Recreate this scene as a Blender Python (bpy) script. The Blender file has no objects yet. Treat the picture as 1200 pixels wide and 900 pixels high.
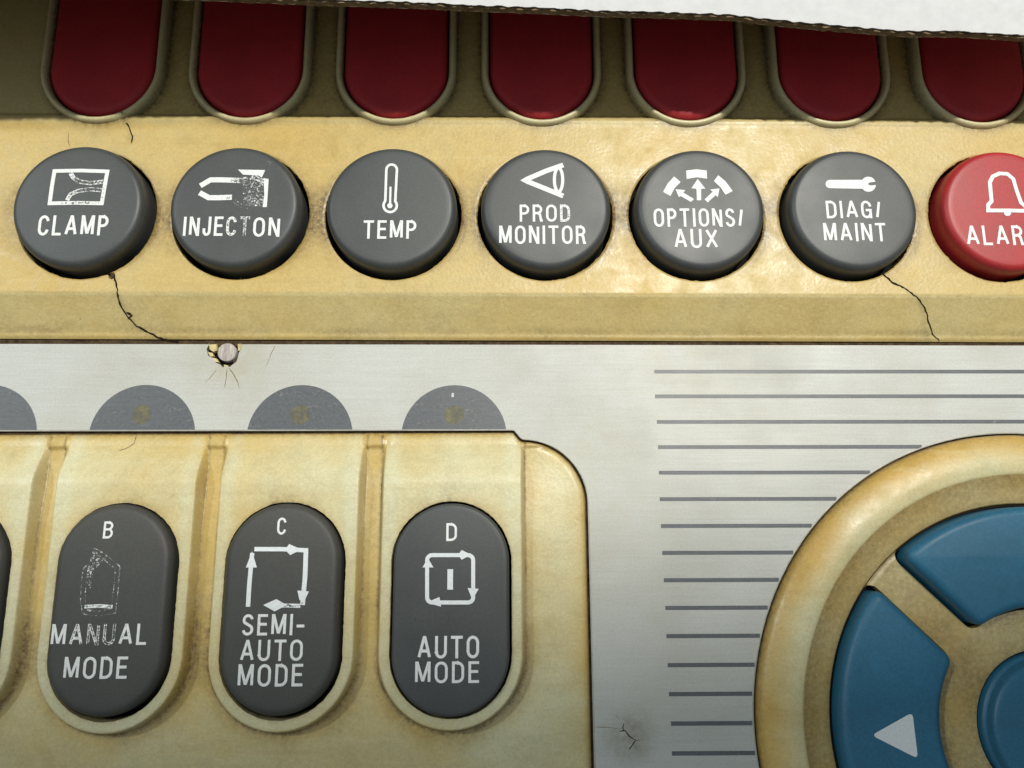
import bpy, math, random
import numpy as np
from mathutils import Matrix, Vector
from mathutils.geometry import tessellate_polygon
random.seed(7); rng = np.random.default_rng(7)
S = 1.2e-4            # one working unit (u) is 0.12 mm; the panel face is about 145 mm across

# ------------------------------------------------------------------ camera
F, CX, CY, H = 900.0, 600.0, 450.0, 900.0
def _n(v): v = np.array(v, float); return v / np.linalg.norm(v)
YC = _n((-25, 4440, -900)); XC = np.array((70000, -170, -900.)); XC = _n(XC - XC.dot(YC) * YC); ZC = np.cross(XC, YC)
RW = np.array([XC, YC, ZC])                      # world <- camera
sc = bpy.context.scene; col = sc.collection
cam = bpy.data.cameras.new('camera'); camo = bpy.data.objects.new('camera', cam); col.objects.link(camo)
cam.sensor_width = 36; cam.lens = 27; cam.clip_start = .004; cam.clip_end = 20
camo.matrix_world = Matrix.Translation((0, 0, H * S)) @ Matrix([list(r) for r in RW]).to_4x4()
sc.camera = camo
def W(px, py, z=0.0):                            # a point of the photograph on the plane at height z, in u
    d = RW @ np.array((px - CX, -(py - CY), -F)); t = (z - H) / d[2]
    return np.array((d[0] * t, d[1] * t, z))
def PX(x, y, z=0.0):
    c = RW.T @ np.array((x, y, z - H)); return CX + F * c[0] / -c[2], CY - F * c[1] / -c[2]
def scl(px, py, z):                              # u per pixel here
    return (W(px + 1, py, z) - W(px, py, z))[0]

# ------------------------------------------------------------------ light and exposure
w = bpy.data.worlds.new('World'); sc.world = w; w.use_nodes = True
bg = w.node_tree.nodes['Background']; bg.inputs[1].default_value = 1.0
_t = w.node_tree; _tc = _t.nodes.new('ShaderNodeTexCoord'); _sx = _t.nodes.new('ShaderNodeSeparateXYZ'); _cr = _t.nodes.new('ShaderNodeValToRGB')   # a room: pale ceiling, dim walls
_t.links.new(_tc.outputs['Generated'], _sx.inputs[0]); _t.links.new(_sx.outputs[2], _cr.inputs[0]); _t.links.new(_cr.outputs[0], bg.inputs[0])
_cr.color_ramp.elements[0].position = .0; _cr.color_ramp.elements[0].color = (.02, .021, .023, 1)
_cr.color_ramp.elements[1].position = .85; _cr.color_ramp.elements[1].color = (.32, .37, .38, 1)
_e = _cr.color_ramp.elements.new(.35); _e.color = (.10, .108, .115, 1)
sc.view_settings.view_transform = 'Standard'; sc.view_settings.look = 'None'; sc.view_settings.exposure = 0; sc.view_settings.gamma = 1
KEY = Vector((.36, .50, 1.25))
def spot(name, loc, aim, power, angle, blend, rad, colr):
    l = bpy.data.lights.new(name, 'SPOT'); l.energy = power; l.spot_size = math.radians(angle); l.spot_blend = blend
    l.shadow_soft_size = rad; l.color = colr
    o = bpy.data.objects.new(name, l); col.objects.link(o); o.location = loc
    o.rotation_euler = (Vector(aim) - Vector(loc)).to_track_quat('-Z', 'Y').to_euler(); return o
AIM = Vector((.02, .55, 0))
def ang_to(x, y): return math.degrees((Vector((x, y, 0)) - KEY).angle(AIM - KEY))
A1, A0 = ang_to(.03, -.0075), ang_to(.03, -.0045)
spot('key_lamp', KEY, AIM, 86, 2 * A1, (math.cos(math.radians(A0)) - math.cos(math.radians(A1))) / (1 - math.cos(math.radians(A1))), .018, (1, .965, .87))
spot('second_lamp', (-.95, .50, 1.1), (0, 0, 0), 21, 50, .3, .034, (.93, 1, .96))
def area(name, loc, aim, power, sx, sy, colr):
    l = bpy.data.lights.new(name, 'AREA'); l.shape = 'RECTANGLE'; l.size = sx; l.size_y = sy; l.energy = power; l.color = colr
    o = bpy.data.objects.new(name, l); col.objects.link(o); o.location = loc
    o.rotation_euler = (Vector(aim) - Vector(loc)).to_track_quat('-Z', 'Y').to_euler(); return o
area('left_fill_lamp', (-.9, .25, .9), (0, 0, 0), .9, 1.2, .15, (.92, .97, 1))  # added weak fill from the left, not a fixture of the room

# ------------------------------------------------------------------ node helpers and materials
class N:
    def __init__(s, name):
        s.m = bpy.data.materials.new(name); s.m.use_nodes = True; s.t = s.m.node_tree; s.t.nodes.clear()
        s.out = s.add('ShaderNodeOutputMaterial'); s.tc = s.add('ShaderNodeTexCoord')
    def add(s, typ, **k):
        n = s.t.nodes.new(typ)
        for a, b in k.items(): setattr(n, a, b)
        return n
    def put(s, sock, v):
        if isinstance(v, bpy.types.NodeSocket): s.t.links.new(v, sock)
        elif isinstance(v, (tuple, list)) and len(v) == 3 and sock.type == 'RGBA': sock.default_value = (*v, 1)
        else: sock.default_value = v
    def noise(s, scale, detail=4, rough=.55, sv=(1, 1, 1), dist=0, off=(0, 0, 0)):
        mp = s.add('ShaderNodeMapping'); mp.inputs['Scale'].default_value = [scale * a / S / 1000 for a in sv]; mp.inputs['Location'].default_value = off
        s.put(mp.inputs[0], s.tc.outputs['Object'])
        n = s.add('ShaderNodeTexNoise'); s.put(n.inputs['Vector'], mp.outputs[0]); n.inputs['Scale'].default_value = 1
        n.inputs['Detail'].default_value = detail; n.inputs['Roughness'].default_value = rough; n.inputs['Distortion'].default_value = dist
        return n.outputs[0]
    def vor(s, scale, off=(0, 0, 0)):
        mp = s.add('ShaderNodeMapping'); mp.inputs['Scale'].default_value = [scale / S / 1000] * 3; mp.inputs['Location'].default_value = off
        s.put(mp.inputs[0], s.tc.outputs['Object'])
        n = s.add('ShaderNodeTexVoronoi'); s.put(n.inputs['Vector'], mp.outputs[0]); n.inputs['Scale'].default_value = 1
        return n.outputs['Distance']
    def rng(s, v, a, b, c=0, d=1):
        n = s.add('ShaderNodeMapRange'); s.put(n.inputs[0], v)
        for i, q in enumerate((a, b, c, d)): n.inputs[i + 1].default_value = q
        return n.outputs[0]
    def math(s, op, a, b=0.0, clamp=False):
        n = s.add('ShaderNodeMath', operation=op, use_clamp=clamp); s.put(n.inputs[0], a); s.put(n.inputs[1], b); return n.outputs[0]
    def mix(s, f, a, b, mode='MIX'):
        n = s.add('ShaderNodeMix', data_type='RGBA', blend_type=mode); s.put(n.inputs[0], f); s.put(n.inputs[6], a); s.put(n.inputs[7], b); return n.outputs[2]
    def attr(s, name):
        n = s.add('ShaderNodeAttribute', attribute_name=name); return n.outputs['Fac']
    def spotmask(s, x, y, r0, r1):               # 1 inside r0, 0 beyond r1 round (x, y) in u
        v = s.add('ShaderNodeVectorMath', operation='MULTIPLY'); s.put(v.inputs[0], s.tc.outputs['Object']); v.inputs[1].default_value = (1 / S, 1 / S, 0)
        n = s.add('ShaderNodeVectorMath', operation='DISTANCE'); s.put(n.inputs[0], v.outputs[0]); n.inputs[1].default_value = (x, y, 0)
        return s.rng(n.outputs['Value'], r0, r1, 1, 0)
    def bump(s, h, dist, strength=1, prev=None):
        n = s.add('ShaderNodeBump'); n.inputs['Strength'].default_value = strength; n.inputs['Distance'].default_value = dist * S
        s.put(n.inputs['Height'], h)
        if prev is not None: s.put(n.inputs['Normal'], prev)
        return n.outputs[0]
    def bsdf(s, colr, rough=.5, metal=0, spec=.5, normal=None, alpha=None, aniso=0, sss=0):
        b = s.add('ShaderNodeBsdfPrincipled'); s.put(b.inputs['Base Color'], colr); s.put(b.inputs['Roughness'], rough)
        s.put(b.inputs['Metallic'], metal); s.put(b.inputs['Specular IOR Level'], spec)
        if normal is not None: s.put(b.inputs['Normal'], normal)
        if alpha is not None: s.put(b.inputs['Alpha'], alpha)
        b.inputs['Anisotropic'].default_value = aniso
        s.t.links.new(b.outputs[0], s.out.inputs[0]); return s.m

def m_plastic(name, pale, yellow, grime=(.13, .085, .035), grain=1.0, gloss=.38):
    n = N(name); yel = n.attr('yel'); dirt_shade = n.attr('dirt_shade')
    big = n.noise(9, 4, .6); mid = n.noise(38, 5, .65, dist=.4); fine = n.noise(260, 3, .6); streak = n.noise(30, 5, .65, (.18, 1.5, 1)); speck = n.noise(200, 5, .8, off=(3, 1, 0))
    y = n.math('ADD', yel, n.math('MULTIPLY', n.math('SUBTRACT', big, .5), 1.3), True)
    y = n.math('ADD', y, n.math('MULTIPLY', n.math('SUBTRACT', streak, .5), .45), True)
    c = n.mix(y, pale, yellow)
    c = n.mix(1.0, c, n.mix(n.rng(mid, .3, .7), (.90, .90, .90), (1.05, 1.04, 1.02)), 'MULTIPLY')
    g4 = n.noise(430, 2, .65, off=(8, 1, 5)); wipe = n.noise(26, 6, .75, (.22, 2.2, 1), off=(4, 9, 2))
    c = n.mix(1.0, c, n.mix(n.rng(g4, .3, .7), (.90, .90, .89), (1.09, 1.09, 1.09)), 'MULTIPLY')
    c = n.mix(n.rng(wipe, .55, .75, 0, .28), c, tuple(a * .62 for a in yellow))
    c = n.mix(n.rng(wipe, .42, .28, 0, .25), c, tuple(min(.8, a * 1.12) for a in pale))
    d = n.math('MULTIPLY', dirt_shade, n.rng(speck, .22, .62), True)
    d = n.math('ADD', d, n.math('MULTIPLY', n.rng(mid, .56, .80), .22), True)
    st = n.math('MULTIPLY', n.rng(n.noise(11, 5, .7, off=(12, 3, 2)), .52, .72), n.rng(speck, .3, .62))
    c = n.mix(n.math('MULTIPLY', st, .34), c, tuple(a * .55 for a in yellow))
    d2 = n.math('MULTIPLY', n.rng(n.noise(120, 4, .8, off=(7, 7, 0)), .66, .73), .55)
    d = n.math('MAXIMUM', d, d2)
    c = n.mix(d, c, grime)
    sp = n.rng(n.vor(17, (2, 5, 0)), .045, .025)
    c = n.mix(n.math('MULTIPLY', sp, n.rng(n.noise(14, 1, .5, off=(9, 9, 9)), .56, .60)), c, (.03, .022, .012))
    nm = n.bump(mid, .4, .15); nm = n.bump(n.noise(230, 2, .5, off=(5, 0, 2)), .4 * grain, .7, nm); nm = n.bump(fine, .18, .7, nm)
    return n.bsdf(c, n.rng(mid, .3, .7, gloss - .08, gloss + .14), 0, .5, nm)
M = {}
M['upper'] = m_plastic('aged_tan_plastic', (.51, .42, .195), (.50, .345, .10), (.10, .062, .024), 1.0, .42)
M['lower'] = m_plastic('aged_cream_plastic', (.59, .565, .375), (.53, .385, .125), (.14, .09, .035), .8, .40)
M['dial'] = m_plastic('aged_dial_plastic', (.58, .54, .33), (.53, .34, .085), (.13, .09, .035), .6, .38)
M['rim'] = m_plastic('grimy_rim_plastic', (.58, .53, .33), (.56, .47, .24), (.07, .05, .025), .6, .34)

def m_plate():
    n = N('brushed_aluminium')
    br = n.noise(60, 4, .7, (.25, 9, 1)); br2 = n.noise(160, 2, .6, (.12, 5, 1)); cross = n.noise(60, 4, .7, (6, .35, 1)); blot = n.noise(7, 5, .6); fine = n.noise(420, 2, .6)
    c = n.mix(n.rng(br, .25, .75), (0.40, 0.405, 0.385), (0.47, 0.475, 0.455))
    c = n.mix(n.math('MULTIPLY', n.rng(br2, .35, .65), .25), c, (0.462, 0.469, 0.462))
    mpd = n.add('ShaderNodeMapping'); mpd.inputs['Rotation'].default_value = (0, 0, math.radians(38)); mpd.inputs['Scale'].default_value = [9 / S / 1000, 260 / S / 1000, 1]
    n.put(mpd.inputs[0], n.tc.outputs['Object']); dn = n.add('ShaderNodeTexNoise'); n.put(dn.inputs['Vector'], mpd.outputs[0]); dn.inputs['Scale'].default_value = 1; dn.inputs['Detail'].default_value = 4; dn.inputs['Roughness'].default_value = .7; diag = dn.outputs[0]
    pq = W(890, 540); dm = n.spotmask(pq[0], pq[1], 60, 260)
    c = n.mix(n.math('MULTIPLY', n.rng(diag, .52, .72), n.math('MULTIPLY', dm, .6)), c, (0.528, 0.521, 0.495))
    c = n.mix(n.math('MULTIPLY', n.rng(cross, .45, .75), n.rng(blot, .42, .62, 0, .55)), c, (0.449, 0.442, 0.409))
    c = n.mix(n.math('MULTIPLY', n.rng(blot, .42, .72), .38), c, (0.330, 0.310, 0.251))
    g4 = n.noise(430, 2, .65, off=(8, 1, 5)); c = n.mix(1.0, c, n.mix(n.rng(g4, .3, .7), (.93, .93, .93), (1.07, 1.07, 1.07)), 'MULTIPLY')
    for (px, py, r0, r1, a, cc) in [(268, 425, 8, 75, .55, (0.343, 0.310, 0.198)), (738, 862, 3, 36, .85, (0.185, 0.158, 0.099)), (700, 600, 5, 110, .38, (0.396, 0.363, 0.238)),
                                    (690, 515, 5, 60, .25, (0.363, 0.330, 0.218)), (800, 425, 20, 150, .35, (0.396, 0.363, 0.264)), (905, 545, 10, 110, .20, (0.462, 0.436, 0.330))]:
        p = W(px, py); msk = n.math('MULTIPLY', n.spotmask(p[0], p[1], r0, r1), n.rng(n.noise(45, 4, .7, off=(px, 0, 0)), .3, .65))
        c = n.mix(n.math('MULTIPLY', msk, a), c, cc)
    sp = n.rng(n.vor(17, (1, 2, 0)), .022, .012)
    c = n.mix(n.math('MULTIPLY', sp, n.rng(n.noise(9, 1, .5, off=(4, 4, 4)), .55, .6)), c, (.06, .05, .035))
    nm = n.bump(br, .16, .5); nm = n.bump(cross, .14, .35, nm); nm = n.bump(diag, .12, .5, nm); nm = n.bump(fine, .12, .6, nm)
    return n.bsdf(c, n.rng(blot, .3, .7, .52, .64), .12, .35, nm)
M['plate'] = m_plate()

def m_cap(name, base, rough=.42, tint=None):
    n = N(name); b = n.noise(70, 4, .7, (.8, 1.6, 1)); big = n.noise(14, 3, .5); f = n.noise(380, 2, .6); sc1 = n.noise(60, 6, .8, (1, 2.2, 1), off=(2, 8, 1)); g4 = n.noise(420, 2, .6, off=(1, 1, 5))
    c = n.mix(n.rng(big, .3, .7), tuple(x * .88 for x in base), tuple(x * 1.14 for x in base))
    c = n.mix(1.0, c, n.mix(n.rng(g4, .3, .7), (.86, .86, .86), (1.14, 1.14, 1.14)), 'MULTIPLY')
    c = n.mix(n.rng(sc1, .62, .80, 0, .28), c, tint or tuple(min(1, x * 1.5 + .04) for x in base))
    sp = n.rng(n.vor(24, (1, 8, 3)), .05, .03)
    c = n.mix(n.math('MULTIPLY', sp, n.rng(n.noise(22, 1, .5, off=(3, 4, 7)), .57, .62)), c, tuple(x * .35 for x in base))
    nm = n.bump(b, .05, .4); nm = n.bump(f, .10, .6, nm)
    return n.bsdf(c, n.rng(big, .3, .7, rough + .02, rough + .12), 0, .5, nm)
M['charcoal'] = m_cap('worn_charcoal_plastic', (.046, .050, .051))
M['charcoal_warm'] = m_cap('worn_warm_charcoal_plastic', (.046, .046, .043), .50)
M['darkred'] = m_cap('dark_red_plastic', (.38, .016, .024), .56, (.44, .04, .045))
M['red'] = m_cap('alarm_red_plastic', (.33, .016, .020), .42, (.5, .12, .12))
M['blue'] = m_cap('blue_plastic', (.016, .115, .205), .42, (.05, .22, .36))
def m_flat(name, c, rough=.6, spec=.3, metal=0, var=.25, scale=60):
    n = N(name); v = n.noise(scale, 5, .7)
    cc = n.mix(n.rng(v, .3, .7), tuple(x * (1 - var) for x in c), tuple(min(1, x * (1 + var)) for x in c))
    return n.bsdf(cc, rough, metal, spec, n.bump(v, .6, .5))
M['black'] = m_flat('gap_shade_black', (.006, .006, .006), .8, .1)  # near black for the button gaps, their shade as a colour
M['backing'] = m_flat('dark_backing', (.01, .01, .01), .9, .1)
M['crack'] = m_flat('crack_grime', (.018, .013, .008), .9, .1)
M['hair'] = m_flat('hairline_grime', (.16, .11, .05), .9, .1)
M['seam'] = m_flat('seam_grime', (.055, .035, .018), .85, .2, var=.8, scale=120)
M['crumb'] = m_flat('grime_crumb', (.06, .045, .025), .85, .2, var=.7, scale=200)
M['shard'] = m_flat('plastic_shard', (.46, .38, .18), .5, .4, var=.4, scale=120)
M['lip'] = m_flat('plate_lip_metal', (.34, .33, .29), .5, .4, .2)
def m_screw():
    n = N('scratched_screw_metal'); b = n.noise(110, 3, .7, (1, 1, 1), dist=1.5)
    mp = n.noise(60, 4, .7, (7, .8, 1))
    c = n.mix(n.rng(mp, .3, .7), (.22, .19, .18), (.52, .47, .44))
    return n.bsdf(c, .75, .0, .2, n.bump(b, .4, .8))
M['screw'] = m_screw()
def m_print(name, c, c2, scale=400, rough=.55, edgew=.45):
    n = N(name); nz = n.noise(scale, 3, .75, off=(3, 3, 3)); big = n.noise(scale * .16, 2, .5, off=(6, 1, 3)); wear = n.attr('wear'); ed = n.attr('edge')
    v = n.math('ADD', n.rng(nz, .28, .72, .22, 1.22), n.math('MULTIPLY', n.math('POWER', ed, 2.0), edgew))
    v = n.math('ADD', v, n.math('MULTIPLY', n.math('SUBTRACT', big, .5), .30))
    vis = n.rng(n.math('SUBTRACT', v, n.math('MULTIPLY', wear, 1.85)), -.30, .04)
    return n.bsdf(n.mix(n.rng(nz, .3, .7), c, c2), rough, 0, .4, None, vis)
M['white_print'] = m_print('white_print', (.60, .61, .61), (.74, .75, .75))
M['pale_print'] = m_print('pale_grey_print', (.60, .63, .66), (.72, .74, .76))
def m_greyprint():
    n = N('grey_ink_on_metal'); st = n.noise(60, 4, .75, (.4, 4, 1), off=(1, 5, 0)); f = n.noise(300, 2, .6)
    a = n.rng(n.math('ADD', st, n.math('MULTIPLY', n.math('SUBTRACT', f, .5), .5)), .46, .74, .98, .50)
    c = n.mix(n.rng(f, .3, .7), (.070, .076, .088), (.105, .113, .126))
    return n.bsdf(c, .42, 0, .5, n.bump(st, .2, .5), a)
M['ink'] = m_greyprint()
def m_window():
    n = N('olive_indicator_film'); f = n.noise(200, 3, .7)
    return n.bsdf(n.mix(n.rng(f, .3, .7), (.13, .12, .065), (.21, .19, .10)), .5, 0, .4, None, n.rng(n.noise(120, 3, .7, off=(2, 2, 2)), .4, .65, .75, .15))
M['window'] = m_window()
def m_card():
    n = N('white_card_liner'); f = n.noise(60, 5, .7); g = n.noise(300, 2, .6)
    return n.bsdf(n.mix(n.rng(f, .3, .7), (.50, .50, .51), (.57, .57, .58)), .85, 0, .2, n.bump(n.math('ADD', f, g), .3, .5))
M['card'] = m_card()
M['kraft'] = m_flat('brown_kraft_paper', (.17, .12, .07), .9, .1, var=.5, scale=90)
M['kraft_pale'] = m_flat('torn_pale_paper', (.50, .42, .33), .9, .1, var=.4, scale=110)

# ------------------------------------------------------------------ mesh helpers (all coordinates in u)
def link(name, me, mat, parent=None, smooth=True):
    o = bpy.data.objects.new(name, me); col.objects.link(o)
    if mat: me.materials.append(M[mat])
    if parent:
        o.parent = parent; o.matrix_parent_inverse = Matrix.Identity(4)
    if smooth and len(me.polygons): me.polygons.foreach_set('use_smooth', [True] * len(me.polygons))
    return o
def mesh(name, V, Fc, mat, parent=None, smooth=True, attrs=None, sharp=None):
    V = np.asarray(V, float); me = bpy.data.meshes.new(name)
    if parent is not None and 'org' in parent: V = V - np.array(parent['org'])
    me.from_pydata((V * S).tolist(), [], [tuple(map(int, f)) for f in Fc]); 
    for k, a in (attrs or {}).items():
        at = me.attributes.new(k, 'FLOAT', 'POINT'); at.data.foreach_set('value', np.asarray(a, np.float32))
    me.update()
    if sharp: me.set_sharp_from_angle(angle=math.radians(sharp))
    return link(name, me, mat, parent, smooth)
def thing(name, org, label, cat, group=None):
    o = bpy.data.objects.new(name, None); col.objects.link(o); o.empty_display_size = .005
    o.location = [float(a) * S for a in org]; o['org'] = [float(a) for a in org]; o['label'] = label; o['category'] = cat
    if group: o['group'] = group
    return o

_lat = rng.random((64, 64))
def vn(x, y, s):                                 # value noise 0..1
    x = np.asarray(x) / s + 1000; y = np.asarray(y) / s + 1000; i = np.floor(x).astype(int); j = np.floor(y).astype(int); u = x - i; v = y - j
    u = u * u * (3 - 2 * u); v = v * v * (3 - 2 * v); g = lambda a, b: _lat[a % 64, b % 64]
    return (g(i, j) * (1 - u) + g(i + 1, j) * u) * (1 - v) + (g(i, j + 1) * (1 - u) + g(i + 1, j + 1) * u) * v
def ss(a, b, x): t = np.clip((x - a) / (b - a), 0, 1); return t * t * (3 - 2 * t)
def sd_stad(x, y, c, r, L): return np.hypot(x - c[0], np.maximum(np.abs(y - c[1]) - L, 0)) - r

def axis(lo, a, b, hi, step, coarse):
    l = np.arange(a, lo, -1.0); A = np.arange(a, b, step)
    left = [a]; 
    s = step
    while left[-1] > lo: s = min(s * 1.35, coarse); left.append(left[-1] - s)
    right = [A[-1]]; s = step
    while right[-1] < hi: s = min(s * 1.35, coarse); right.append(right[-1] + s)
    return np.concatenate([left[:0:-1], A, right[1:]])

def heightfield(name, xs, ys, zf, out, mat, parent, attrs, skirt=18, sub=None):
    """sheet over the region where out(x, y) < 0, its rims pulled exactly onto the outline, with skirt walls"""
    nx, ny = len(xs), len(ys); X, Y = np.meshgrid(xs, ys); X = X.ravel().copy(); Y = Y.ravel().copy()
    I = (np.arange(ny - 1)[:, None] * nx + np.arange(nx - 1)[None, :]).ravel()
    Q = np.stack([I, I + 1, I + nx + 1, I + nx], 1)
    cx = X[Q].mean(1); cy = Y[Q].mean(1); keep = out(cx, cy) < 0
    use = np.zeros(len(X), int); np.add.at(use, Q[keep].ravel(), 1); drop = np.zeros(len(X), int); np.add.at(drop, Q[~keep].ravel(), 1)
    b = (use > 0) & (drop > 0)
    bx, by = X[b], Y[b]
    for _ in range(3):
        e = .05; d = out(bx, by); gx = (out(bx + e, by) - out(bx - e, by)) / (2 * e); gy = (out(bx, by + e) - out(bx, by - e)) / (2 * e)
        g = np.maximum(gx * gx + gy * gy, .2); bx = bx - d * gx / g; by = by - d * gy / g
    X[b], Y[b] = bx, by
    Q = Q[keep]; idx = -np.ones(len(X), int); u = np.unique(Q); idx[u] = np.arange(len(u)); X, Y = X[u], Y[u]; Q = idx[Q]
    Z = zf(X, Y)
    E = np.concatenate([Q[:, [0, 1]], Q[:, [1, 2]], Q[:, [2, 3]], Q[:, [3, 0]]]); key = np.sort(E, 1); k = key[:, 0] * (len(X) + 1) + key[:, 1]
    uq, first, cnt = np.unique(k, return_index=True, return_counts=True); BE = E[first[cnt == 1]]
    n0 = len(X); V = np.stack([X, Y, Z], 1); A = {kk: f(X, Y) for kk, f in attrs.items()}
    bu = np.unique(BE); m = {int(v): i for i, v in enumerate(bu)}
    top = V[bu]; bot = top.copy(); bot[:, 2] -= skirt; V = np.concatenate([V, top, bot]); nb = len(bu)
    SQ = [(n0 + m[int(b_)], n0 + m[int(a_)], n0 + nb + m[int(a_)], n0 + nb + m[int(b_)]) for a_, b_ in BE]
    for kk in A: A[kk] = np.concatenate([A[kk], A[kk][bu], A[kk][bu]])
    if 'dirt_shade' in A: A['dirt_shade'][n0 + nb:] = 1.0  # hole walls blacken downwards: recess shade put into the colour
    Fc = np.concatenate([Q, np.array(SQ, int)]) if SQ else Q
    me = bpy.data.meshes.new(name); V = V - np.array(parent['org']); me.vertices.add(len(V)); me.vertices.foreach_set('co', (V * S).astype(np.float32).ravel())
    me.loops.add(len(Fc) * 4); me.loops.foreach_set('vertex_index', Fc.ravel().astype(np.int32)); me.polygons.add(len(Fc))
    me.polygons.foreach_set('loop_start', np.arange(0, len(Fc) * 4, 4, dtype=np.int32)); me.update(calc_edges=True); me.validate()
    for kk, a in A.items():
        at = me.attributes.new(kk, 'FLOAT', 'POINT'); at.data.foreach_set('value', np.clip(a, 0, 1).astype(np.float32))
    return link(name, me, mat, parent)

def ring_pts(c, r, L, n=72):
    t = (np.arange(n) + .5) / n * 2 * math.pi; x = np.cos(t) * r; y = np.sin(t) * r
    return np.stack([c[0] + x, c[1] + y + np.where(y >= 0, L, -L)], 1)
def sweep(name, c, L, prof, mat, parent, n=96, cap=False, attrs=None, smooth=True, sharp=None, wob=0):
    V = []; Fc = []
    for (r, z) in prof:
        p = ring_pts(c, r, L, n)
        V += [(x, y, z(x, y) if callable(z) else z) for x, y in p]
    for k in range(len(prof) - 1):
        for i in range(n):
            j = (i + 1) % n; Fc.append((k * n + i, k * n + j, (k + 1) * n + j, (k + 1) * n + i))
    if cap: Fc.append(tuple(range((len(prof) - 1) * n, len(prof) * n)))
    A = {k: [f(i // n) for i in range(len(V))] for k, f in (attrs or {}).items()}
    return mesh(name, V, Fc, mat, parent, smooth, A, sharp)
def cap_profile(R, zt, bev, zb, dome, L, c):
    """side wall, rounded shoulder and a slightly crowned face"""
    def zd(x, y): return zt - dome * (max(np.hypot(x - c[0], max(abs(y - c[1]) - L, 0)), 0) / R) ** 2
    P = [(R, zb), (R, zt - bev - dome)]
    for a in range(1, 7):
        t = a / 6 * math.pi / 2; P.append((R - bev * .8 * (1 - math.cos(t)), zt - dome - bev * (1 - math.sin(t)) + dome * .2 * a / 6))
    r1 = R - bev * .8
    for r in (r1 * .93, r1 * .85, r1 * .7, r1 * .5, r1 * .3, r1 * .12, .01): P.append((r, zd))
    return P, zd

# strokes and flat print
LIFT = [0.0]
def lift(): LIFT[0] = (LIFT[0] + .012) % .4; return .10 + LIFT[0]
class Print:
    def __init__(s): s.V = []; s.F = []; s.w = []; s.e = []
    def ribbon(s, P, t, zf, wear=0, closed=False, cap=0):
        P = [np.array(p[:2], float) for p in P]; W0 = wear if isinstance(wear, (list, tuple)) else [wear] * len(P); Q2 = []; W2 = []
        for i in range(len(P) if closed else len(P) - 1):
            a, b = P[i], P[(i + 1) % len(P)]; m_ = max(1, int(np.hypot(*(b - a)) / 4)); wa, wb = W0[i], W0[(i + 1) % len(P)]
            for q in range(m_): Q2.append(a + (b - a) * q / m_); W2.append(wa + (wb - wa) * q / m_)
        if not closed: Q2.append(P[-1]); W2.append(W0[-1])
        P = Q2; wear = W2
        if cap and not closed:
            d0 = P[0] - P[1]; d1 = P[-1] - P[-2]; P[0] = P[0] + d0 / np.hypot(*d0) * cap; P[-1] = P[-1] + d1 / np.hypot(*d1) * cap
        n = len(P); lf = lift(); base = len(s.V); Q = []
        for i in range(n):
            a = P[i - 1] if (i or closed) else None; b = P[(i + 1) % n] if (i < n - 1 or closed) else None
            d1 = (P[i] - a) if a is not None else (b - P[i]); d2 = (b - P[i]) if b is not None else (P[i] - a)
            d1 = d1 / max(np.hypot(*d1), 1e-9); d2 = d2 / max(np.hypot(*d2), 1e-9)
            n1 = np.array((-d1[1], d1[0])); n2 = np.array((-d2[1], d2[0])); m = n1 + n2; m = m / max(np.hypot(*m), 1e-6)
            k = min(1 / max(m.dot(n1), .35), 1.6)
            for q, e in ((-1, 1), (0, 0), (1, 1)):
                p = P[i] + m * k * q * t / 2; s.V.append((p[0], p[1], zf(p[0], p[1]) + lf)); s.e.append(e); s.w.append(wear[i] if isinstance(wear, (list, tuple)) else wear)
        for i in range(n if closed else n - 1):
            a = base + 3 * i; b = base + 3 * ((i + 1) % n); s.F += [(a, b, b + 1, a + 1), (a + 1, b + 1, b + 2, a + 2)]
    def poly(s, P, zf, wear=0, edge=.7):
        base = len(s.V); lf = lift()
        for p in P: s.V.append((p[0], p[1], zf(p[0], p[1]) + lf + .15)); s.e.append(edge); s.w.append(wear)
        for t in tessellate_polygon([[Vector((p[0], p[1], 0)) for p in P]]): s.F.append(tuple(base + i for i in t))
    def done(s, name, mat, parent):
        return mesh(name, s.V, s.F, mat, parent, False, {'wear': s.w, 'edge': s.e})
def arc(cx, cy, rx, ry, a0, a1, n=9): return [(cx + rx * math.cos(math.radians(a0 + (a1 - a0) * i / (n - 1))), cy + ry * math.sin(math.radians(a0 + (a1 - a0) * i / (n - 1)))) for i in range(n)]
def O_(w_): r = w_ / 2; k = .30; return arc(r, 1 - k, r, k, 0, 180, 13) + arc(r, k, r, k, 180, 360, 13)
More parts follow.
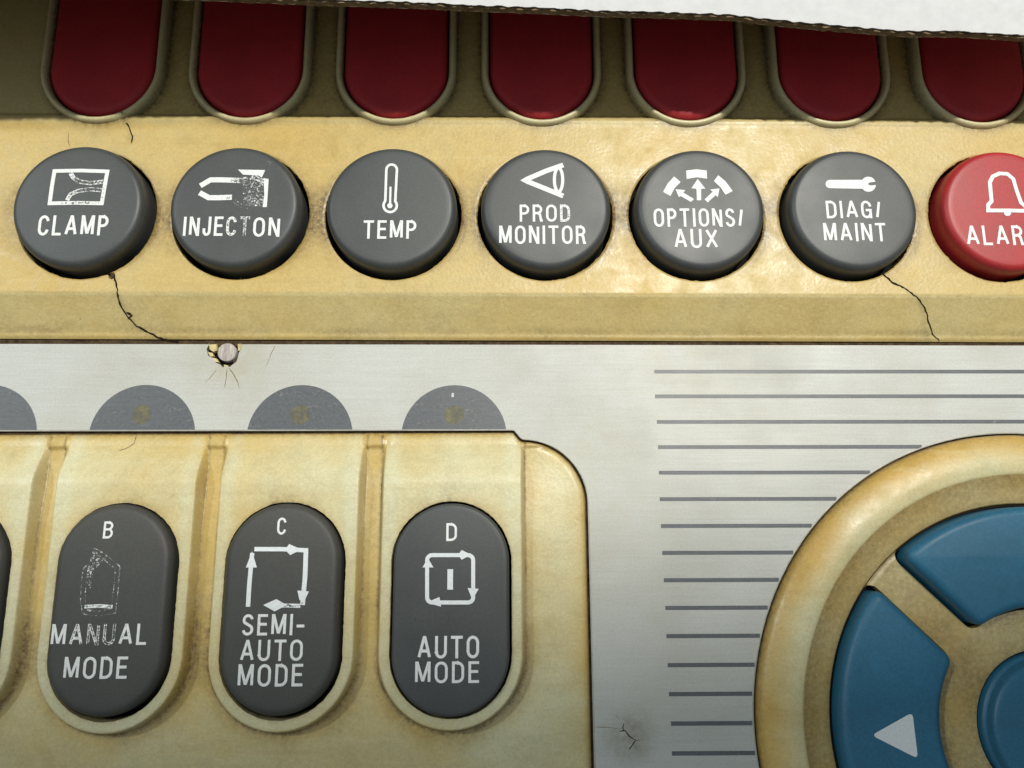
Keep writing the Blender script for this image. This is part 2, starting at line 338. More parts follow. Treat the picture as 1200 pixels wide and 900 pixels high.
GL = {
 'A': (.54, [[(0, 0), (.25, 1), (.29, 1), (.54, 0)], [(.10, .31), (.44, .31)]]),
 'B': (.44, [[(0, 0), (0, 1), (.22, 1)] + arc(.22, .77, .20, .23, 90, -90) + [(0, .54)], [(.22, .54)] + arc(.22, .27, .22, .27, 90, -90) + [(0, 0)]]),
 'C': (.46, [arc(.23, .70, .23, .30, 8, 180, 12) + arc(.23, .30, .23, .30, 180, 352, 12)]),
 'D': (.45, [[(0, .5), (0, 1), (.18, 1)] + arc(.18, .70, .27, .30, 90, 0, 7) + arc(.18, .30, .27, .30, 0, -90, 7) + [(0, 0), (0, .5)]]),
 'E': (.38, [[(.38, 1), (0, 1), (0, 0), (.38, 0)], [(0, .53), (.34, .53)]]),
 'G': (.48, [arc(.23, .70, .23, .30, 12, 180, 12) + arc(.23, .30, .23, .30, 180, 350, 12) + [(.46, .46), (.26, .46)], [(.46, .3), (.46, 0)]]),
 'I': (.0, [[(0, 0), (0, 1)]]),
 'J': (.34, [[(.34, 1), (.34, .25)] + arc(.17, .22, .17, .22, 0, -180, 10) + [(0, .30)]]),
 'L': (.36, [[(0, 1), (0, 0), (.36, 0)]]),
 'M': (.60, [[(0, 0), (0, 1), (.04, 1), (.28, .1), (.32, .1), (.56, 1), (.60, 1), (.60, 0)]]),
 'N': (.47, [[(0, 0), (0, 1), (.04, 1), (.43, 0), (.47, 0), (.47, 1)]]),
 'O': (.49, [O_(.49)]),
 'P': (.43, [[(0, 0), (0, 1), (.2, 1)] + arc(.2, .74, .23, .26, 90, -90) + [(0, .48)]]),
 'R': (.45, [[(0, 0), (0, 1), (.2, 1)] + arc(.2, .75, .23, .25, 90, -90) + [(0, .50)], [(.22, .5), (.36, .40), (.42, 0), (.45, 0)]]),
 'S': (.44, [arc(.22, .76, .21, .24, 10, 215, 12) + [(.22, .52)] + arc(.22, .25, .22, .25, 35, -170, 12)]),
 'T': (.46, [[(0, 1), (.46, 1)], [(.23, 1), (.23, 0)]]),
 'U': (.46, [[(0, 1), (0, .26)] + arc(.23, .26, .23, .26, 180, 360, 13) + [(.46, 1)]]),
 'X': (.52, [[(0, 0), (.52, 1)], [(0, 1), (.52, 0)]]),
 '/': (.18, [[(0, 0), (.18, 1)]]), '-': (.26, [[(0, .42), (.26, .42)]]), ' ': (.12, [])}
def text(pr, string, x0, x1, y0, y1, zf, z0, thick=.13, wear=0):
    """letters fitted to the box x0..x1, y0..y1 of the photograph, drawn upright on the cap"""
    cx, cy = (x0 + x1) / 2, (y0 + y1) / 2; o = W(cx, cy, z0); s = scl(cx, cy, z0); h = (y1 - y0) * abs((W(cx, cy - 1, z0) - W(cx, cy, z0))[1]); t = h * thick; hh = h - t; wd = (x1 - x0) * s
    ws = [GL[c][0] for c in string]; n = len(string); gap = .20
    def total(k): return sum(ws) * hh * k + n * t + (n - 1) * gap * hh * k if n > 1 else ws[0] * hh * k + t
    lo, hi = .3, 2.5
    for _ in range(40):
        k = (lo + hi) / 2
        if total(k) > wd: hi = k
        else: lo = k
    x = o[0] - total(k) / 2 + t / 2
    for i, ch in enumerate(string):
        wr = wear[i] if isinstance(wear, (list, tuple)) else wear
        for st in GL[ch][1]:
            P = [(x + a * hh * k, o[1] - hh / 2 + b * hh) for a, b in st]; cl = ch == 'O'
            if ch == 'D': P = P[:-1]; cl = True
            pr.ribbon(P, t, zf, wr, cl, 0 if (cl or ch in 'CS') else t * .48 if ch not in 'NMAX/' else .0)
        x += ws[i] * hh * k + t + gap * hh * k
def wp(P, z): return [W(a, b, z) for a, b in P]
def circ(x, y, rx, ry=None, n=20): return [(x + rx * math.cos(i * 2 * math.pi / n), y + (ry or rx) * math.sin(i * 2 * math.pi / n)) for i in range(n)]

# ------------------------------------------------------------------ geometry constants
ZU, ZR, ZO = 22.0, 44.0, 24.0           # upper bezel face, round cap face, oval platform height
rc0, rc1 = W(102.5, 250.5, ZU), W(1167, 255, ZU)
RND = [rc0 + (rc1 - rc0) * i / 6 for i in range(7)]
RR = (W(539, 252, ZU) - W(379, 252, ZU))[0] / 2
print('RR', RR, 'pitch', (rc1 - rc0)[0] / 6)
PIT = (rc1 - rc0)[0] / 6
# red row: bottoms of the outer rims in the photograph
rb0, rb1 = W(113, 145.5, ZU), W(1150, 152, ZU)
r_out = (W(363.5, 60, ZU) - W(222, 60, ZU))[0] / 2
RLEN = 58.0
def red_c(i): b = rb0 + (rb1 - rb0) * i / 6; return np.array((b[0], b[1] + r_out + RLEN, ZU))
REDS = [red_c(i) for i in range(7)]
print('r_out', r_out, 'redpitch', (rb1 - rb0)[0] / 6)
def yline(pa, pb, z):                   # world y of a photographed line as a function of world x
    a, b = W(*pa, z), W(*pb, z); return lambda x: a[1] + (x - a[0]) * (b[1] - a[1]) / (b[0] - a[0])
y_cr = yline((0, 136), (1200, 143), ZU); y_ch = yline((0, 343), (1200, 347), ZU); y_cb = yline((0, 397), (1200, 401), 1.0); y_pl = yline((0, 403), (1200, 405), 0)
XL, XR = -1000, 1100

# ------------------------------------------------------------------ the setting: added dark backing, shade of the holes put into its colour
def box(name, lo, hi, mat, parent=None):
    x0, y0, z0 = lo; x1, y1, z1 = hi; V = [(x0, y0, z0), (x1, y0, z0), (x1, y1, z0), (x0, y1, z0), (x0, y0, z1), (x1, y0, z1), (x1, y1, z1), (x0, y1, z1)]
    return mesh(name, V, [(0, 3, 2, 1), (4, 5, 6, 7), (0, 1, 5, 4), (1, 2, 6, 5), (2, 3, 7, 6), (3, 0, 4, 7)], mat, parent, False)
b = box('dark_hole_backing', (XL - 40, -1000, -60), (XR + 40, 1080, -40), 'backing'); b['kind'] = 'structure'

# ------------------------------------------------------------------ upper bezel
ub = thing('upper_bezel', (0, 300, 0), 'yellowed tan plastic bezel strip holding the red buttons and the round buttons', 'bezel')
def up_h(x, y):
    z = np.full_like(x, ZU)
    dc = y - y_cr(x); z = z - 7 * ss(0, 9, dc) - .045 * np.maximum(dc - 5, 0)
    z = z + 1.0 * np.exp(-((dc + 3) / 4.0) ** 2)
    t = (y_ch(x) - y) / (y_ch(x) - y_cb(x)); z = z - np.where(t > 0, (ZU - 1) * np.clip(t, 0, 1.2), 0)
    z = z - .5 * np.exp(-((y - y_ch(x)) / 1.3) ** 2)
    lipd = y - y_cb(x); z = z + 1.2 * np.exp(-((lipd - 3) / 3.0) ** 2)
    z = z + .8 * (vn(x, y, 60) - .5)
    dh = np.minimum.reduce([np.hypot(x - c[0], y - c[1]) - RR for c in RND])
    return z - 1.2 * np.clip(1 - dh / 1.8, 0, 1) ** 2
def up_out(x, y):
    d = np.maximum(y_cb(x) - y, y - 1000)
    jag = 1.5 * (vn(x, y, 5) - .5) * (vn(x, y, 40) > .45) + .4 * (vn(x, y, 2.5) - .5)
    for c in RND: d = np.maximum(d, RR + jag - np.hypot(x - c[0], y - c[1]))
    for c in REDS: d = np.maximum(d, -sd_stad(x, y, c, r_out - 4, RLEN))
    for (px, py, r) in ((131, 323, 4.5), (1094, 256, 0)):
        if r: p = W(px, py, ZU); d = np.maximum(d, r + 1.5 * (vn(x, y, 2) - .5) - np.hypot(x - p[0], y - p[1]))
    return d
def up_dirt_shade(x, y):
    d = .05 + 0 * x
    for i, c in enumerate(RND):
        r = np.hypot(x - c[0], y - c[1]) - RR; a = np.abs(y - c[1] + 2)
        d = np.maximum(d, 1.35 * (.35 + 1.0 * vn(x, y, 20)) * np.exp(-np.maximum(r, 0) / 20) * np.exp(-(a / 48) ** 2)); d = np.maximum(d, .75 * np.exp(-np.maximum(r, 0) / 2.5) * vn(x, y, 10))
    for c in REDS: d = np.maximum(d, .85 * np.exp(-np.abs(sd_stad(x, y, c, r_out, RLEN)) / 5))
    t = (y_ch(x) - y) / (y_ch(x) - y_cb(x)); d = d + np.where(t > 0, .08 + .12 * vn(x * .3, y, 12) + .35 * np.exp(-((t - .82) / .10) ** 2) * vn(x, y, 30), 0)
    d = d + .32 * ss(-2, 8, y - y_cr(x)) * (.4 + .6 * ss(-560, -440, x))  # strip beyond the crease: shade painted in, eased at far left for the sheen
    d = d + .18 * np.exp(-((y - y_ch(x)) / 3) ** 2) * vn(x, y, 15)
    return d
CRK = [[(134, 322), (137, 337), (139, 352), (147, 368), (160, 382), (176, 391), (210, 400)], [(1034, 321), (1060, 338), (1076, 350), (1084, 362), (1089, 380), (1101, 400)], [(142, 130), (152, 150), (154, 168)]]
def crk_d(x, y):
    best = np.full(np.shape(x), 99.0)
    for pth in CRK:
        Q = [W(a, b, ZU - 3)[:2] for a, b in pth]
        for a, b in zip(Q[:-1], Q[1:]):
            e = b - a; wx, wy = x - a[0], y - a[1]; t = np.clip((wx * e[0] + wy * e[1]) / (e @ e), 0, 1); best = np.minimum(best, np.hypot(wx - t * e[0], wy - t * e[1]))
    return best
_ud = up_dirt_shade
def up_dirt_shade(x, y): return _ud(x, y) + .5 * vn(x, y, 9) * np.exp(-crk_d(x, y) / 3.5)
def up_yel(x, y):
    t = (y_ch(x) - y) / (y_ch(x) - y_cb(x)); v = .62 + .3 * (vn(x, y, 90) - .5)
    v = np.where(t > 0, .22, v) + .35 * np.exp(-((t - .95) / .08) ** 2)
    v = v * np.where(y > y_cr(x), .12 + .88 * ss(-520, -440, x) * .6, 1); v = v - .35 * np.exp(-((y - y_cr(x) + 4) / 6) ** 2) - .4 * np.exp(-((y - y_ch(x)) / 2.5) ** 2)  # paler far left and crease lines: sheen, highlights and edge wear in the colour
    return v
ux = axis(XL, W(0, 100, ZU)[0] - 25, W(1200, 100, ZU)[0] + 25, XR, 1.8, 16); uy = axis(W(600, 403, 0)[1] - 14, W(600, 403, 0)[1] - 10, W(600, -25, ZU)[1], 1030, 1.1, 12)
heightfield('bezel_body', ux, uy, up_h, up_out, 'upper', ub, {'yel': up_yel, 'dirt_shade': up_dirt_shade}, 26)
# recessed grimy seam between bezel and plate
def seam():
    xs = np.arange(XL, XR, 5.0); V = []; Fc = []
    for k, (off, z) in enumerate(((2.0, -1.5), (.3, -1.0), (-.4, -1.2), (-1, -1.5))):
        for x in xs: 
            yy = (y_cb(x) + 3, y_cb(x) * .6 + y_pl(x) * .4, y_cb(x) * .3 + y_pl(x) * .7, y_pl(x) - 2)[k]; V.append((x, yy, z + 1.2 * (vn(x, k * 50, 9) - .5)))
    n = len(xs)
    for k in range(3):
        for i in range(n - 1): Fc.append((k * n + i, k * n + i + 1, (k + 1) * n + i + 1, (k + 1) * n + i))
    mesh('seam_filler', V, Fc, 'seam', ub)
seam()
rim_prof = lambda ro, z0, wd, h: [(ro, z0 - 8)] + [(ro - wd / 2 + wd / 2 * math.cos(a), z0 + h * math.sin(a)) for a in [math.pi * i / 12 for i in range(13)]] + [(ro - wd, z0 - 24)]
for i, c in enumerate(REDS):
    ro = r_out; wd = 9.5; V = []
    pr = rim_prof(ro, ZU - 4, wd, 10.5); n = 120
    o = sweep('button_rim', c, RLEN, pr, 'rim', ub, n, False, {'yel': lambda k: .35, 'dirt_shade': lambda k: (.8, .65, .5, .3, .15, .05, .02, .05, .1, .2, .4, .6, .8, 1, 1)[k] if k < 15 else 1})

def fibre_crumbs(name, centres, n, zf, parent, size=(.8, 2.2), mat='crumb', arcw=None):
    V = []; Fc = []
    for c, R, L in centres:
        for _ in range(n):
            a = random.uniform(0, 2 * math.pi)
            if arcw and random.random() < .75: a = random.gauss(*random.choice(arcw))
            rr = R + random.uniform(-1.5, 2.0); x = c[0] + rr * math.cos(a); y = c[1] + rr * math.sin(a) + (L if math.sin(a) > 0 else -L)
            s = random.uniform(*size) * random.choice((.6, .8, 1)); z = zf(x, y); b = len(V); k = 6
            pts = [(x + s * random.uniform(.5, 1) * math.cos(q * math.pi / 3), y + s * random.uniform(.5, 1) * math.sin(q * math.pi / 3), z - .6) for q in range(k)]
            V += pts + [(x + random.uniform(-.3, .3), y, z + s * random.uniform(.3, .7))]
            Fc += [(b + q, b + (q + 1) % k, b + k) for q in range(k)]
    o = mesh(name, V, Fc, mat, parent, False); o['kind'] = 'stuff'; return o
sz = lambda x, y: float(up_h(np.array([x], float), np.array([y], float))[0])
fibre_crumbs('grime', [(c, RR, 0) for c in RND], 46, lambda x, y: ZU - .8, ub, (.5, 1.7), arcw=[(.9, .35), (.1, .5), (-1.2, .5), (3.4, .4)])

def crack(name, path, zf, parent, mat='crack', w0=1.6, w1=1.0, z0=0, jit=1.2, lf=.12):
    P = []; 
    for k in range(len(path) - 1):
        a, b_ = np.array(path[k], float), np.array(path[k + 1], float); L = max(np.hypot(*(b_ - a)), 1); m = max(int(L / 3), 1)
        for i in range(m): P.append(a + (b_ - a) * i / m)
    P.append(np.array(path[-1], float)); n = len(P); V = []; Fc = []
    for i, p in enumerate(P):
        q = p + (rng.random(2) - .5) * jit * (0 < i < n - 1); d = P[min(i + 1, n - 1)] - P[max(i - 1, 0)]; d = d / max(np.hypot(*d), 1e-6); nn = np.array((-d[1], d[0]))
        ww = (w0 + (w1 - w0) * i / n) * random.uniform(.6, 1.3) / 2
        if i in (0, n - 1): ww *= .3
        for s_ in (-1, 1):
            a = W(*(q + nn * ww * s_), z0); z = zf(a[0], a[1]) if zf else z0
            a = W(*(q + nn * ww * s_), z); z = zf(a[0], a[1]) if zf else z0; a = W(*(q + nn * ww * s_), z); V.append((a[0], a[1], z + lf))
    for i in range(n - 1): Fc.append((2 * i, 2 * i + 1, 2 * i + 3, 2 * i + 2))
    return mesh(name, V, Fc, mat, parent, False)
crack('crack', [(134, 322), (137, 337), (139, 352), (147, 368), (160, 382), (176, 391), (192, 398), (210, 400)], sz, ub, w0=2.0, w1=2.2, z0=ZU, lf=.3)
crack('crack', [(1034, 321), (1046, 331), (1060, 338), (1076, 350), (1084, 362), (1089, 380), (1093, 391), (1101, 400)], sz, ub, w0=2.2, w1=1.6, z0=ZU, lf=.3)
crack('crack', [(142, 130), (147, 141), (152, 150), (155, 160), (154, 168)], lambda x, y: ZU + (7 if min(sd_stad(x, y, c, r_out, RLEN) for c in REDS) < 0 else 0), ub, w0=1.6, w1=1.4, z0=ZU)
crack('hairline_crack', [(81, 155), (80, 163), (82, 172)], sz, ub, 'hair', 1.0, .6, ZU)
crack('crack', [(148, 366), (154, 370), (150, 374)], sz, ub, w0=3.2, w1=2.4, z0=ZU, lf=.35)

# ------------------------------------------------------------------ buttons
gr = 'round buttons in the row under the red buttons'; gred = 'long red buttons half under the white card'; gov = 'long oval mode buttons in the lower left housing'
def button(name, c, R, L, gapw, zt, zb, bev, dome, mat, label, group, cx_off=(0, 0)):
    t = thing(name, (c[0], c[1], zb), label, 'button', group); cc = (c[0] + cx_off[0], c[1] + cx_off[1])
    P, zd = cap_profile(R - gapw, zt, bev, zb, dome, L, cc); sweep('cap', cc, L, P, mat, t, 128)
    sweep('gap_shade', c, L, [(R + .6, zb), (R + .6, zb + 8), (R - gapw - 1.5, zb + 8)], 'black', t, 72, False, None, False)  # added black ring deep in the gap, shade put into its colour
    return t, zd
names = ['clamp', 'inj', 'temp', 'eye', 'opt', 'diag', 'alarm']
rl = ['round dark grey button reading CLAMP with a worn box symbol', 'round dark grey button reading INJECT ON with a half worn nozzle symbol',
      'round dark grey button reading TEMP with a thermometer symbol', 'round dark grey button reading PROD MONITOR with an eye symbol',
      'round dark grey button reading OPTIONS/ AUX with three small arrows', 'round dark grey button reading DIAG/ MAINT with a wrench symbol',
      'bright red round alarm button with a bell symbol, cut by the right edge']
rt = {}
for i, c in enumerate(RND):
    tl = [(-1.8, 2.4), (-1.0, 2.2), (0, 2.0), (.1, 1.8), (.3, 1.8), (.6, 2.0), (1.2, 1.8)][i]
    t, zd = button('round_button', c, RR, 0, 5.0, ZR, -14, 10.5, .9, 'red' if i == 6 else 'charcoal', rl[i], gr, tl)
    rt[names[i]] = (t, zd)
for i, c in enumerate(REDS):
    ordn = ['leftmost', 'second from left', 'third from left', 'middle one', 'third from right', 'second from right', 'rightmost'][i]
    above = ['CLAMP button', 'INJECT ON button', 'TEMP button', 'PROD MONITOR button', 'OPTIONS/ AUX button', 'DIAG/ MAINT button', 'bright red alarm button'][i]
    button('long_red_button', c, r_out - 9.5, RLEN, 1.4, ZU + 6, -14, 11, 1.2, 'darkred', 'long dark red button above the ' + above + ', ' + ordn + ' of its row', gred)

# print on the round buttons
def flush(key, pr, nm='lettering', mat='white_print'): pr.done(nm, mat, rt[key][0])
def zflat(key): return rt[key][1]
def icon(key, items, mat='white_print'):
    zf = zflat(key); pr = Print(); z0 = ZR - .5 if key in names else OVZ
    for it in items:
        if it[0] == 'r': _, P, t, wr, cl = it; Q = wp(P, z0); pr.ribbon(Q, t * scl(P[0][0], P[0][1], z0), zf, wr, cl)
        else: _, P, wr = it; pr.poly(wp(P, z0), zf, wr)
    pr.done('symbol', mat, rt[key][0])
def letters(key, rows, z0=None):
    zf = zflat(key); pr = Print(); z0 = z0 if z0 is not None else ZR - .5
    for r_ in rows: text(pr, r_[0], r_[1], r_[2], r_[3], r_[4], zf, z0, r_[6] if len(r_) > 6 else .132, r_[5] if len(r_) > 5 else .0)
    pr.done('lettering', 'white_print', rt[key][0])
letters('clamp', [('CLAMP', 45, 127, 252.5, 276, .16)])
icon('clamp', [('r', [(64, 200.5), (95, 200), (126, 201), (124, 212), (119.5, 238.5), (90, 238), (58.5, 238.5), (61, 219)], 4.6, [0, .15, .1, .3, .35, .5, .1, 0], True),
               ('r', [(83, 203), (86, 208), (93, 213), (106, 215), (121, 213)], 5, [.35, .5, .62, .6, .5], False), ('r', [(79, 235), (83, 228), (92, 224), (106, 222), (119, 223)], 5, [.35, .5, .6, .62, .6], False)])
letters('inj', [('INJECT', 215, 293, 254, 276.5, [0, 0, .05, .25, .45, .55]), ('ON', 297, 328, 255, 277.5, [.3, .05])])
icon('inj', [('r', [(235, 218), (247, 211), (260, 211), (273, 211.5), (286, 212)], 6.5, [0, 0, .15, .42, .7], False), ('r', [(234, 226), (245, 232), (257, 232), (272, 231.5)], 6.5, [0, .0, .2, .45], False),
             ('p', [(279, 199), (311, 199.5), (307, 208.5), (303, 206), (285, 205)], .32), ('p', [(309, 209), (315, 210), (313, 243), (308, 243), (310, 228)], .36), ('r', [(296, 206), (304, 211), (311, 213)], 5, .55, False),
             ('p', [(284, 207), (308, 210), (310, 242), (286, 242)], .70), ('r', [(275, 236), (282, 241), (291, 243)], 4, .74, False), ('r', [(312, 190), (319, 193)], 3, .72, False)])
letters('temp', [('TEMP', 426, 488, 258.5, 280)])
th = [(466.5, 238)] + [(459 + 6.2 * math.cos(a), 199 - 6.2 * math.sin(a)) for a in [math.pi * i / 8 for i in range(9)]] + [(451.7, 234)] + [(457.3 + 7.8 * math.cos(a), 241 - 7.8 * math.sin(a)) for a in [math.radians(140 + 260 * i / 14) for i in range(15)]]
icon('temp', [('r', th[1:], 2.9, 0, True), ('r', [(457.7, 219), (457.2, 240)], 2.4, 0, False), ('p', circ(457, 241.3, 3.1), 0)])
letters('eye', [('PROD', 609, 668, 240, 260, [0, 0, .1, .42]), ('MONITOR', 585, 686.5, 264.5, 286)])
icon('eye', [('r', [(660, 193.5), (640, 200.5), (614.5, 211.5), (638, 221), (660, 230)], 6, [0, 0, 0, .1, .3], False), ('r', circ(654.5, 211, 4.9, 14, 22), 3.6, .12, True)])
letters('opt', [('OPTIONS/', 766, 871, 244.5, 266), ('AUX', 790, 841, 268.5, 291)])
icon('opt', [('p', [(804, 200), (816, 198.5), (828, 200), (828.5, 209.5), (816, 208), (804.5, 210)], 0), ('p', [(790, 207), (797.5, 213.5), (790.5, 220.5), (785.5, 230), (777, 225), (782.5, 215)], 0),
             ('p', [(841.5, 205.5), (850, 212.5), (858.5, 224), (850, 228.5), (844.5, 220), (836.5, 212.5)], 0), ('p', [(816.5, 235), (821.5, 235), (821.5, 221.5), (826.5, 221.5), (817.5, 210), (810, 221), (816, 221.5)], 0),
             ('p', [(791.5, 222), (803, 223), (800.5, 226), (813, 233.5), (809.5, 237), (797.5, 230), (795.5, 231.5)], 0), ('p', [(843, 221), (832, 222.5), (835, 225), (825.5, 234), (829, 237.5), (838.5, 229), (841, 231.5)], 0)], 'white_print')
letters('diag', [('DIAG/', 968, 1032, 235.5, 256), ('MAINT', 965, 1038, 261.5, 283)])
wr_ = [(972 + 4.9 * math.cos(a), 216 + 4.9 * math.sin(a)) for a in [math.radians(90 + 180 * i / 8) for i in range(9)]] + [(1009, 211)] + [(1017.3 + 8.9 * math.cos(a), 216.3 + 8.9 * math.sin(a)) for a in [math.radians(215 + 125 * i / 10) for i in range(11)]] + \
      [(1018.5, 214.3), (1016.5, 216.2), (1019.5, 217.8), (1026, 217)] + [(1017.3 + 8.9 * math.cos(a), 216.3 + 8.9 * math.sin(a)) for a in [math.radians(8 + 135 * i / 10) for i in range(11)]]
icon('diag', [('p', wr_, 0)])
letters('alarm', [('ALARM', 1132, 1219, 264.5, 287.5)])
icon('alarm', [('r', [(1157.5, 247), (1157.5, 240.5), (1161.5, 236), (1160.5, 226), (1159.5, 214), (1163, 207), (1171, 203.5), (1180, 204), (1187, 210), (1191, 224), (1196, 238), (1202, 243), (1201, 247.5), (1180, 247)], 4.6, 0, True), ('p', circ(1180, 250.5, 4.2, 3, 14), 0)])

# ------------------------------------------------------------------ lower housing with oval buttons
def ov_px(px, py, z): return W(px, py, z)
D_c = (W(457, 714, ZO) + W(600, 714, ZO)) / 2; ro_ov = (W(600, 714, ZO) - W(457.5, 714, ZO))[0] / 2
top_ = W(528, 587.5, ZO)[1]; bot_ = W(528, 843, ZO)[1]; D_c[1] = (top_ + bot_) / 2; OL = (top_ - bot_) / 2 - ro_ov
b_x = (W(207.5, 690, ZO))[0] - ro_ov
pit2 = (D_c[0] - b_x) / 2; yb = W(135, 712, ZO)[1]
OV = [D_c + np.array((-pit2 * k, 0, 0)) for k in (3, 2, 1, 0)]
print('ov', ro_ov, OL, pit2, PX(*OV[1][:2], ZO))
y_ht = yline((0, 508), (600, 507), 0)
c_tr = W(628, 518, 0); x_r = W(688, 640, 0)[0]; x_r = (W(688, 620, 0)[0] + W(692, 880, 0)[0]) / 2
x_notch0 = W(601, 507, 0)[0]; x_notch1 = W(614, 518, 0)[0]; y_n1 = W(614, 518, 0)[1]; y_n0 = W(601, 507, 0)[1]
x_l = OV[0][0] - 160; y_b = OV[0][1] - OL - ro_ov - 190
def lo_body(x, y, g=0.0):                # signed distance to the housing outline (negative inside)
    rr = 72.0; qx = np.abs(x - (x_l + x_r) / 2) - (x_r - x_l) / 2 + rr; qy = np.abs(y - (y_b + y_n1) / 2) - (y_n1 - y_b) / 2 + rr
    d = np.hypot(np.maximum(qx, 0), np.maximum(qy, 0)) + np.minimum(np.maximum(qx, qy), 0) - rr
    t = np.maximum.reduce([y - y_ht(x), (y - y_n0) * .55 + (x - x_notch0) * .0 + 0 * x - 1e3 * 0 - 0, x_l + 74 - x, (x - x_notch0) * .76 + (y - y_n0) * .64, -(y - y_n1 + 60)])
    k = 3.0; h = np.clip(.5 + .5 * (t - d) / k, 0, 1); return t * (1 - h) + d * h - k * h * (1 - h) - g
def plat_sd(x, y, c): return np.hypot(x - c[0], np.maximum(-(y - (c[1] - OL)), 0)) - (ro_ov + 11)
ytop = y_n0
def lo_h(x, y):
    din = -lo_body(x, y); z = 3.0 + 0 * x
    rise = ZO * ss(-4, 62, ytop - y)
    sh = np.zeros_like(x)
    for c in OV:
        d = plat_sd(x, y, c); wv = 5.5; p = ss(wv, -.5, d)
        lipb = 0.0
        sh = np.maximum(sh, p)
        z = z + 3.0 * np.exp(-((d + 3.4) / 3.0) ** 2) * (rise / ZO)              # faint raised rim of the platform
        sd = sd_stad(x, y, c, ro_ov, OL); z = z - 1.3 * np.clip(1 - sd / 2.0, 0, 1) ** 2
    z = z + 3.0 * ss(19, 14, ytop - y) * (1 - sh)                              # flat landing between the platforms
    z = z * (1 - sh) + sh * np.maximum(rise, z + 1.5)
    r = 9.0; z = z - (r - np.sqrt(np.maximum(r * r - np.maximum(r - din, 0) ** 2, 0))) * .75
    belly = 5 * ss(0, 70, din) * (1 - sh) * ss(20, 120, ytop - y); z = z + belly
    return z + .5 * (vn(x, y, 40) - .5)
def lo_out(x, y):
    d = lo_body(x, y)
    for c in OV: d = np.maximum(d, .6 * (vn(x, y, 4) - .5) - sd_stad(x, y, c, ro_ov, OL))
    return d
def lo_yel(x, y):
    din = -lo_body(x, y); v = .28 + .35 * (vn(x, y, 110) - .5) + .75 * np.exp(-np.maximum(din, 0) / 11); inp = np.zeros_like(x)
    for c in OV:
        d = plat_sd(x, y, c); v = v + .25 * np.exp(-((d - 10) / 9) ** 2) - .35 * np.exp(-((d + 8) / 9) ** 2); inp = np.maximum(inp, d < 0)
        sd = sd_stad(x, y, c, ro_ov, OL); v = v + .3 * np.exp(-np.maximum(sd, 0) / 9)
    v = v + .25 * (1 - inp) - .25 * ss(0, 500, x + 250) 
    return v
def lo_dirt_tone(x, y):
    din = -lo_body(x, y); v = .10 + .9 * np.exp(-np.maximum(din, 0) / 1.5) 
    mp = np.min([plat_sd(x, y, c) for c in OV], 0); v = v + .22 * np.exp(-((ytop - y - 18) / 2.5) ** 2) * (mp > 0)  # darker line along the crease below the landing
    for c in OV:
        d = plat_sd(x, y, c); low = ss(40, -60, y - c[1]); v = v + (.80 + .1 * low) * (.5 + .7 * vn(x, y, 30)) * np.exp(-((d - 5.5) / (1.4 + 1.6 * low)) ** 2)  # darker line round the foot of each platform
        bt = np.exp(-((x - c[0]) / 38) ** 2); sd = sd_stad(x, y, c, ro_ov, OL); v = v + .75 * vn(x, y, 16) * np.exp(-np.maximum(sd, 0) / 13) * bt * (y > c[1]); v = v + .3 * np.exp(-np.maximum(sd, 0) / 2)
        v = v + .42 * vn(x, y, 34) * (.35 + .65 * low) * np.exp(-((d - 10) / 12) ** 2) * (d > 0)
    return v
lh = thing('mode_button_housing', (D_c[0] - 300, D_c[1], 0), 'yellowed cream moulded plastic housing at lower left around the long oval mode buttons', 'housing')
lx = axis(x_l - 6, W(0, 700, 0)[0] - 30, x_r + 3, x_r + 6, 1.25, 12); ly = axis(y_b - 8, W(600, 900, 0)[1] - 14, ytop + 3, ytop + 8, 1.35, 12)
heightfield('housing_body', lx, ly, lo_h, lo_out, 'lower', lh, {'yel': lo_yel, 'dirt_shade': lo_dirt_tone}, 26)
lz = lambda x, y: float(lo_h(np.array([x], float), np.array([y], float))[0])
crack('hairline_crack', [(160, 510), (157, 520), (148, 526), (138, 528)], lz, lh, 'hair', 1.0, .6, 3)
fibre_crumbs('grime', [(c, ro_ov, OL) for c in OV[1:]], 30, lambda x, y: ZO - 1.2, lh, (.5, 1.3), arcw=[(1.2, .5), (0.1, .8)])
OVZ = ZO + 9.0
ol = ['long oval button at the left edge, mostly outside the photo, with no writing in view', 'long oval button B reading MANUAL MODE with a nearly worn away symbol',
      'long oval button C reading SEMI-AUTO MODE with a square of arrows', 'long oval button D reading AUTO MODE with a closed square of arrows']
for i, c in enumerate(OV):
    off = [(-2, 1), (-2.2, 2.0), (-1.2, 1.6), (.2, .4)][i]
    t, zd = button('long_grey_button', c, ro_ov, OL, 2.9, OVZ, -18, 11 if i < 3 else 5, 1.4, 'charcoal_warm' if i < 3 else 'charcoal', ol[i], gov, off); rt['ABCD'[i]] = (t, zd)
letters('B', [('B', 121.5, 133, 611, 631, .1), ('MANUAL', 60, 172, 731, 756, [.02, .42, .52, .56, .35, 0]), ('MODE', 75, 149.5, 769.5, 795.5, .08)], OVZ - .5)
icon('B', [('r', [(112, 646), (119, 650), (138, 665), (136, 690), (134, 709), (133, 716), (116, 719), (99, 717), (97, 703), (98, 685), (100, 667), (108, 660)], 6, .72, True), ('r', [(99, 711), (116, 710), (132, 711)], 4, .45, False), ('p', [(112, 646), (124, 655), (110, 668), (106, 690), (101, 680), (103, 666)], .68)])
letters('C', [('C', 325, 335.5, 606.5, 626.5), ('SEMI-', 284, 357, 719.5, 744.5, .12), ('AUTO', 282, 355, 749.5, 774.5, .08), ('MODE', 279, 355, 778, 804.5, .08)], OVZ - .5)
